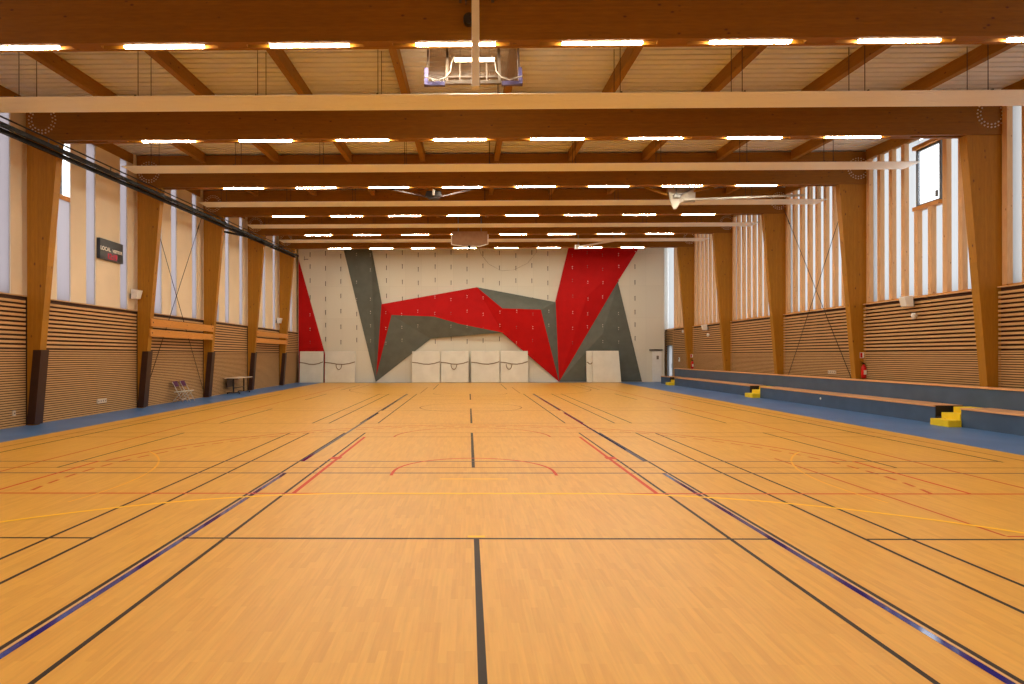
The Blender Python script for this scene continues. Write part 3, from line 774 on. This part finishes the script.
# ------------------------------------------------------------------ fire extinguishers and their signs
def extinguisher(x, y, z, lab):
    r = empty('fire_extinguisher', (x, y, z), lab, 'fire extinguisher', 'wall-hung fire extinguishers')
    f = MB(); f.lathe((x, y, z), [(0.07, 0), (0.085, 0.02), (0.085, 0.36), (0.07, 0.43), (0.03, 0.47), (0.025, 0.50)], 18); f.build('cylinder_body', M['fire'], r)
    f = MB(); f.box(x - 0.03, x + 0.03, y - 0.03, y + 0.03, z + 0.50, z + 0.545); f.bar((x, y, z + 0.545), (x - 0.12, y - 0.02, z + 0.60), 0.025, 0.015); f.bar((x, y, z + 0.52), (x - 0.12, y - 0.02, z + 0.54), 0.025, 0.012)
    f.build('valve', M['black'], r)
    f = MB(); f.path([(x + 0.03, y, z + 0.52), (x + 0.11, y, z + 0.47), (x + 0.12, y, z + 0.3), (x + 0.1, y, z + 0.14)], 0.012, 6); f.build('hose', M['black'], r)
    f = MB(); f.box(x - 0.05, x + 0.05, y - 0.0855, y - 0.08, z + 0.14, z + 0.3); f.build('label_plate', M['white'], r)
def esign(x, y, z, lab):
    r = empty('safety_sign', (x, y, z), lab, 'sign')
    f = MB(); f.box(x - 0.075, x + 0.075, y - 0.01, y, z, z + 0.2); f.build('sign_plate', M['white'], r)
    f = MB(); f.box(x - 0.065, x + 0.01, y - 0.013, y - 0.0105, z + 0.015, z + 0.185); f.build('sign_symbol', M['fire'], r)
extinguisher(14.08, COLY[4] - 0.10, 1.05, 'red fire extinguisher hung on the second right column')
esign(14.08, COLY[4], 1.78, 'small white and red sign above the nearer extinguisher')
extinguisher(14.08, COLY[7] - 0.10, 1.03, 'red fire extinguisher hung on the farthest right column')
esign(14.08, COLY[7], 1.75, 'small white and red sign above the farther extinguisher')

# ------------------------------------------------------------------ loudspeakers and sensors
def speaker(x, y, z, dx, lab, sc=1.0):
    r = empty('wall_speaker', (x, y, z), lab, 'speaker', 'small white wall speakers')
    f = MB(); s_ = sc
    X = lambda a: x + dx * a
    f.hexa([(X(0.10), y - 0.16 * s_, z), (X(0.30 * s_), y - 0.14 * s_, z + 0.02), (X(0.30 * s_), y + 0.14 * s_, z + 0.02), (X(0.10), y + 0.16 * s_, z),
            (X(0.12), y - 0.16 * s_, z + 0.36 * s_), (X(0.38 * s_), y - 0.14 * s_, z + 0.32 * s_), (X(0.38 * s_), y + 0.14 * s_, z + 0.32 * s_), (X(0.12), y + 0.16 * s_, z + 0.36 * s_)])
    f.build('cabinet', M['white'], r, bevel=0.012)
    f = MB(); f.tube((X(0.01), y, z + 0.1), (X(0.14), y, z + 0.16), 0.022, 8); f.box(min(X(0), X(0.02)), max(X(0), X(0.02)), y - 0.05, y + 0.05, z + 0.02, z + 0.2); f.build('bracket', M['steel'], r)
speaker(14.14, 19.75, 3.42, -1, 'white box speaker below the windows in the nearest full right bay')
speaker(14.14, 36.5, 3.36, -1, 'white box speaker below the windows in the far right bay')
speaker(-12.3, 22.0, 3.95, 1, 'white box speaker beside the second left column')
speaker(-12.3, 38.75, 3.95, 1, 'white box speaker beside the farthest left column')
for (x, y, z, lab) in ((14.04, 19.6, 3.02, 'small white motion sensor under the nearest right speaker'), (14.04, 36.3, 2.98, 'small motion sensor under the far right speaker'), (14.04, 40.5, 3.35, 'small white motion sensor beyond the farthest right column')):
    f = MB(); f.lathe((x, y, z), [(0.02, 0), (0.06, 0.03), (0.07, 0.12), (0.05, 0.2)], 12); f.box(x, 14.139, y - 0.02, y + 0.02, z + 0.08, z + 0.14)
    tag(f.build('motion_sensor', M['white']), lab, 'sensor')
for (y, z, w2, lab, side) in ((16.15, 0.38, 0.09, 'small white socket on the slats before the first left column', -1), (20.05, 0.42, 0.5, 'wide white socket strip low on the slats of the left wall', -1),
                        (24.1, 1.22, 0.5, 'pale socket strip on the right wall slats behind the bench', 1)):
    xa = -12.199 if side < 0 else 14.10
    r = empty('wall_socket', (xa, y, z), lab, 'socket')
    f = MB(); f.box(xa, xa + 0.039, y - w2 / 2, y + w2 / 2, z - 0.07, z + 0.07); f.build('plate', M['tabletop'], r, bevel=0.004)
    f = MB(); n_ = max(1, int(w2 / 0.12)); xf = xa + 0.045 if side < 0 else xa - 0.006
    for k in range(n_):
        yy = y - w2 / 2 + (k + 0.5) * w2 / n_; f.tube((xf, yy, z), (xf - 0.005 * side * -1, yy, z), 0.025, 10)
    f.build('outlet', M['steel'], r)
# small white intercom by the side door
f = MB(); f.box(14.08, 14.139, 41.35, 41.5, 1.45, 1.75); o = f.build('wall_phone', M['white'], bevel=0.01); tag(o, 'small white box on the right wall beside the side door', 'intercom')
f = MB(); f.box(14.07, 14.08, 41.38, 41.47, 1.6, 1.7); f.build('grille', M['darksteel'], o)

# ------------------------------------------------------------------ scoreboard clock
sb = empty('scoreboard', (-12.298, 20.65, 5.12), 'dark electronic scoreboard with red digits on the cream left wall', 'scoreboard')
f = MB(); f.box(-12.298, -12.18, 19.98, 21.33, 5.12, 5.80); f.build('housing', M['screen'], sb, bevel=0.01)
def text(body, y, z, size, mt, name):
    c = bpy.data.curves.new('t', 'FONT'); c.body = body; c.size = size; c.extrude = 0.003; c.align_x = 'CENTER'; c.offset = 0.004
    t = bpy.data.objects.new('t', c); COL.objects.link(t)
    bpy.context.view_layer.update()
    me = bpy.data.meshes.new_from_object(t.evaluated_get(bpy.context.evaluated_depsgraph_get()))
    bpy.data.objects.remove(t); me.materials.clear(); me.materials.append(mt)
    R_ = Matrix(((0, 0, 1, 0), (1, 0, 0, 0), (0, 1, 0, 0), (0, 0, 0, 1)))
    me.transform(Matrix.Translation(Vector((-12.173, y, z)) - Vector(sb['_o'])) @ R_)
    o = bpy.data.objects.new(name, me); COL.objects.link(o); o.parent = sb
    return o
text('LOCAL', 20.28, 5.42, 0.18, M['whitesteel'], 'lettering'); text('VISITEUR', 20.97, 5.42, 0.145, M['whitesteel'], 'lettering')
text('12:19', 20.66, 5.17, 0.27, M['digits'], 'digits')

# ------------------------------------------------------------------ folding chairs
def folding_chair(cx, cy, lab):
    r = empty('folding_chair', (cx, cy, 0), lab, 'chair', 'folding chairs by the left wall')
    P = lambda u, v, z: (cx + u, cy + v, z)      # u = forward (into the hall), v = along the wall
    for s_ in (-0.2, 0.2):
        f = MB(); f.tube(P(0.22, s_, 0.012), P(-0.22, s_, 0.84), 0.013, 8); f.build('leg', M['chairmetal'], r)
        f = MB(); f.tube(P(-0.24, s_ * 0.88, 0.012), P(0.16, s_ * 0.88, 0.46), 0.013, 8); f.build('leg', M['chairmetal'], r)
    f = MB(); f.hexa([P(-0.16, -0.19, 0.42), P(0.2, -0.19, 0.45), P(0.2, 0.19, 0.45), P(-0.16, 0.19, 0.42), P(-0.16, -0.19, 0.445), P(0.2, -0.19, 0.475), P(0.2, 0.19, 0.475), P(-0.16, 0.19, 0.445)])
    tag(f.build('seat', M['mat'], r, bevel=0.008), 'pale grey seat')
    f = MB(); f.hexa([P(-0.155, -0.2, 0.64), P(-0.115, -0.2, 0.65), P(-0.115, 0.2, 0.65), P(-0.155, 0.2, 0.64), P(-0.255, -0.2, 0.86), P(-0.215, -0.2, 0.87), P(-0.215, 0.2, 0.87), P(-0.255, 0.2, 0.86)])
    tag(f.build('backrest', M['purple'], r, bevel=0.01), 'purple backrest')
    f = MB(); f.tube(P(0.16, -0.2, 0.13), P(0.16, 0.2, 0.13), 0.01, 6); f.tube(P(-0.16, -0.18, 0.1), P(-0.16, 0.18, 0.1), 0.01, 6); f.build('stretcher', M['chairmetal'], r)
folding_chair(-11.85, 24.85, 'folding chair with purple backrest and pale legs, nearer of the two')
folding_chair(-11.85, 25.5, 'folding chair with purple backrest and pale legs, farther of the two')

# ------------------------------------------------------------------ table
tb = empty('trestle_table', (-11.75, 31.0, 0), 'pale-topped table on grey legs standing against the left wall', 'table')
f = MB(); f.box(-12.1, -11.4, 30.0, 32.0, 0.78, 0.81); f.build('table_top', M['tabletop'], tb, bevel=0.005)
f = MB(); f.box(-12.0, -11.5, 30.15, 30.17, 0.74, 0.78); f.box(-12.0, -11.5, 31.83, 31.85, 0.74, 0.78); f.box(-12.03, -12.0, 30.1, 31.9, 0.7, 0.78); f.build('apron', M['darksteel'], tb)
for yy in (30.3, 31.7):
    f = MB(); f.box(-11.79, -11.73, yy - 0.03, yy + 0.03, 0.06, 0.78); f.build('leg', M['darksteel'], tb)
    f = MB(); f.box(-12.08, -11.44, yy - 0.025, yy + 0.025, 0.05, 0.09); f.build('foot', M['darksteel'], tb)
    for xx in (-12.05, -11.47):
        f = MB(); f.tube((xx, yy - 0.015, 0.03), (xx, yy + 0.015, 0.03), 0.028, 12); f.build('castor', M['black'], tb)
f = MB(); f.bar((-11.76, 30.3, 0.3), (-11.76, 31.7, 0.3), 0.03, 0.03); f.build('stretcher', M['darksteel'], tb)
f = MB(); f.box(-12.03, -12.0, 30.1, 31.0, 0.35, 0.69); f.build('modesty_panel', M['padbrown'], tb)

# ------------------------------------------------------------------ near folded basketball goal
bk = empty('basketball_goal', (0.05, 10.7, 6.4), 'white folded basketball goal hanging from the nearest beam in front of the lamps', 'basketball goal')
f = MB(); f.box(-0.015, 0.115, 10.42, 10.55, 6.48, 9.0); f.build('mast', M['panel'], bk, bevel=0.006)
f = MB(); f.box(-0.24, -0.19, 10.8, 10.98, 8.22, 8.7); f.box(0.34, 0.39, 10.8, 10.98, 8.22, 8.7); f.box(-0.13, -0.09, 10.9, 10.98, 8.18, 8.25)
f.build('beam_clamp', M['hoistdim'], bk)
f = MB(); f.tube((-0.06, 10.85, 7.88), (-0.06, 10.97, 7.88), 0.1, 16); f.build('winch_wheel', M['darksteel'], bk)
f = MB(); f.bar((0.09, 10.56, 6.62), (0.09, 11.55, 6.98), 0.08, 0.08); f.build('arm', M['hoistdim'], bk)
def bp(u, v, off=0.0):   # point on the tilted board plane: u across, v up the board (0..1.05)
    y = 11.45 + v * 0.40; z = 7.0 + v * 0.93
    return (0.02 + u * 0.93, y - off * 0.93, z - off * 0.4)
def bbar(f, a, b_, wx, wz): f.bar(bp(*a), bp(*b_), wx, wz)
f = MB()
f.prism([bp(-0.9, 0.04), bp(0.9, 0.04), bp(0.9, 1.0), bp(-0.9, 1.0)], (0, 0.012, 0.003)); f.build('glass_board', M['boardglass'], bk)
f = MB()
bbar(f, (-0.93, 0.3), (-0.93, 1.05), 0.035, 0.035); bbar(f, (0.93, 0.3), (0.93, 1.05), 0.035, 0.035); bbar(f, (-0.95, 1.05), (0.95, 1.05), 0.05, 0.05)
f.build('board_frame', M['hoistdim'], bk)
f = MB()
bbar(f, (-0.53, 0.0, 0.04), (-0.53, 1.0, 0.04), 0.05, 0.05); bbar(f, (0.53, 0.0, 0.04), (0.53, 1.0, 0.04), 0.05, 0.05)
bbar(f, (-0.56, 0.0, 0.04), (0.56, 0.0, 0.04), 0.06, 0.06); bbar(f, (-0.56, 0.14, 0.04), (0.56, 0.14, 0.04), 0.03, 0.03)
bbar(f, (-0.27, 0.0, 0.04), (-0.27, 0.5, 0.04), 0.025, 0.025); bbar(f, (0.27, 0.0, 0.04), (0.27, 0.5, 0.04), 0.025, 0.025)
f.build('support_frame', M['hoistdim'], bk)
for s_ in (-1, 1):
    f = MB(); bbar(f, (s_ * 0.95, -0.065, -0.01), (s_ * 0.95, 0.34, -0.01), 0.07, 0.07); bbar(f, (s_ * 0.57, -0.03, -0.01), (s_ * 0.95, -0.03, -0.01), 0.07, 0.07)
    tag(f.build('edge_padding', M['lavender'], bk), 'lavender corner padding')
for s_ in (-1, 1):
    f = MB(); f.path([bp(s_ * 0.38, 0.66, 0.1), bp(s_ * 0.44, 0.5, 0.1), bp(s_ * 0.46, 0.28, 0.1), bp(s_ * 0.56, 0.13, 0.1), bp(s_ * 0.72, 0.06, 0.1), bp(s_ * 0.98, 0.15, 0.1)], 0.011, 6)
    f.build('cable', M['hoist'], bk)
L2 = make_lamp(0.06, 12.7, 8.02, 0.82); L2.children[1].data.materials[0] = M['reflection_strip'] if L2.children[1].name.startswith('diffuser') else L2.children[1].data.materials[0];  # no real fixture: added strip imitates a lamp reflected in the backboard glass
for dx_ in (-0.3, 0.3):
    f = MB(); f.tube((0.06 + dx_, 12.7, 8.11), (0.06 + dx_, 12.7, zr(12.7) + 0.0), 0.008, 6); f.build('hanger_rod', M['darksteel'], L2)  # rods added only to hold up the reflection strip
L2['label'] = 'short added glowing strip behind the folded basketball goal, imitating a lamp reflected in its glass'

# second folded goal on the right, hung under the third frame's bay
g2 = empty('basketball_goal', (8.0, 23.4, 7.4), 'white folded basketball goal above the right side of the court, below the third lamp row', 'basketball goal')
f = MB()
f.prism([(7.52, 23.4, 8.32), (7.62, 23.4, 7.72), (7.74, 23.4, 7.46), (7.84, 23.4, 7.46), (8.0, 23.4, 7.7), (8.55, 23.4, 7.72), (8.58, 23.4, 8.3)], (0, 0.06, 0)); f.build('board', M['hoist'], g2)
f = MB(); f.tube((7.95, 23.3, 7.95), (8.4, 23.3, 8.2), 0.03); f.tube((7.8, 23.3, 7.85), (7.8, 23.3, 8.25), 0.03); f.box(7.72, 7.95, 23.25, 23.39, 7.86, 7.98); f.build('hinge', M['steel'], g2)
f = MB(); f.bar((8.1, 23.3, 7.78), (12.6, 23.3, 7.93), 0.06, 0.07); f.build('arm', M['hoist'], g2)
for (a, b_) in (((6.0, 23.2, 8.45), (7.5, 23.4, 8.0)), ((9.9, 23.2, 8.4), (8.5, 23.4, 8.12))):
    f = MB(); f.bar(a, b_, 0.05, 0.07); f.build('brace', M['column'], g2)
f = MB(); f.tube((7.6, 23.43, 8.3), (7.6, 23.43, zr(23.43) - 0.001), 0.03); f.tube((8.5, 23.43, 8.28), (8.5, 23.43, zr(23.43) - 0.001), 0.03); f.build('hanger', M['steel'], g2)

# dark bracket between the second and third rows
g3 = empty('ceiling_bracket', (-1.35, 22.75, 7.7), 'dark ceiling bracket with two slanting braces below the third lamp row, left of centre', 'bracket')
f = MB(); f.prism([(-1.62, 22.75, 8.02), (-1.68, 22.75, 7.84), (-1.5, 22.75, 7.74), (-1.2, 22.75, 7.74), (-1.05, 22.75, 7.84), (-1.1, 22.75, 8.02)], (0, 0.25, 0)); f.build('plate', M['darksteel'], g3)
f = MB(); f.box(-1.4, -1.32, 22.65, 22.74, 7.85, 8.05); f.build('pin', M['whitesteel'], g3)
for (a, b_) in (((-3.0, 22.75, 8.1), (-1.65, 22.75, 7.8)), ((0.2, 22.75, 8.1), (-1.1, 22.75, 7.8))):
    f = MB(); f.bar(a, b_, 0.05, 0.05); f.build('brace', M['padbrown'], g3)
f = MB(); f.tube((-1.35, 22.9, 8.02), (-1.35, 22.9, zr(22.9) - 0.002), 0.03); f.build('hanger', M['darksteel'], g3)

# far backboard hung in the centre
g4 = empty('basketball_backboard', (0, 32.0, 7.5), 'brown-grey rectangular backboard hanging high in the centre, before the far beams', 'backboard')
f = MB(); f.prism([(-0.93, 31.95, 7.72), (-0.85, 31.95, 7.62), (0.5, 31.95, 7.62), (0.92, 31.95, 7.74), (0.92, 31.95, 8.37), (-0.93, 31.95, 8.37)], (0, 0.05, 0)); f.build('board', M['mesh'], g4)
f = MB(); f.bar((-0.95, 31.93, 7.7), (-0.95, 31.93, 8.2), 0.04, 0.04); f.bar((0.95, 31.93, 7.7), (0.95, 31.93, 8.2), 0.04, 0.04); f.bar((-0.95, 31.93, 7.68), (-0.3, 31.93, 7.58), 0.04, 0.04); f.bar((-0.3, 31.93, 7.58), (0.5, 31.93, 7.58), 0.04, 0.04); f.bar((0.5, 31.93, 7.58), (0.95, 31.93, 7.7), 0.04, 0.04)
f.build('board_frame', M['panel'], g4)
f = MB(); f.box(-0.09, 0.03, 31.85, 31.93, 7.42, 7.6); f.build('hook', M['black'], g4)
f = MB(); f.tube((-0.6, 32.05, 8.35), (-0.6, 32.05, zr(32) - 0.002), 0.03); f.tube((0.6, 32.05, 8.35), (0.6, 32.05, zr(32) - 0.002), 0.03); f.build('hanger', M['steel'], g4)
# hanging cord drooping beside it
f = MB(); f.path([(0.45, 32.0, 7.6), (0.6, 32.2, 7.2), (1.0, 32.5, 6.75), (1.7, 33, 6.45), (2.4, 33.4, 6.55), (3.2, 34, 7.0), (3.7, 34, 7.6), (3.8, 34, 8.3)], 0.007, 6)
tag(f.build('hanging_cord', M['strap']), 'thin pale cord drooping in front of the white climbing panels', 'cord')
# small far hoist
g5 = empty('basketball_goal', (6.4, 36.4, 8.1), 'small far folded goal arm with a slanting white tube above the big red wedge', 'basketball goal')
f = MB(); f.bar((6.4, 36.4, 8.32), (8.6, 36.4, 8.68), 0.09, 0.09); f.build('arm', M['whitesteel'], g5)
f = MB(); f.box(6.25, 6.5, 36.3, 36.5, 8.2, 8.45); f.build('hinge', M['whitesteel'], g5)
f = MB(); f.tube((6.45, 36.45, 8.4), (6.45, 36.45, zr(36.4) - 0.002), 0.03); f.tube((8.55, 36.45, 8.66), (8.55, 36.45, zr(36.4) - 0.002), 0.03); f.build('hanger', M['steel'], g5)

for o in bpy.data.objects:
    if '_o' in o: del o['_o']
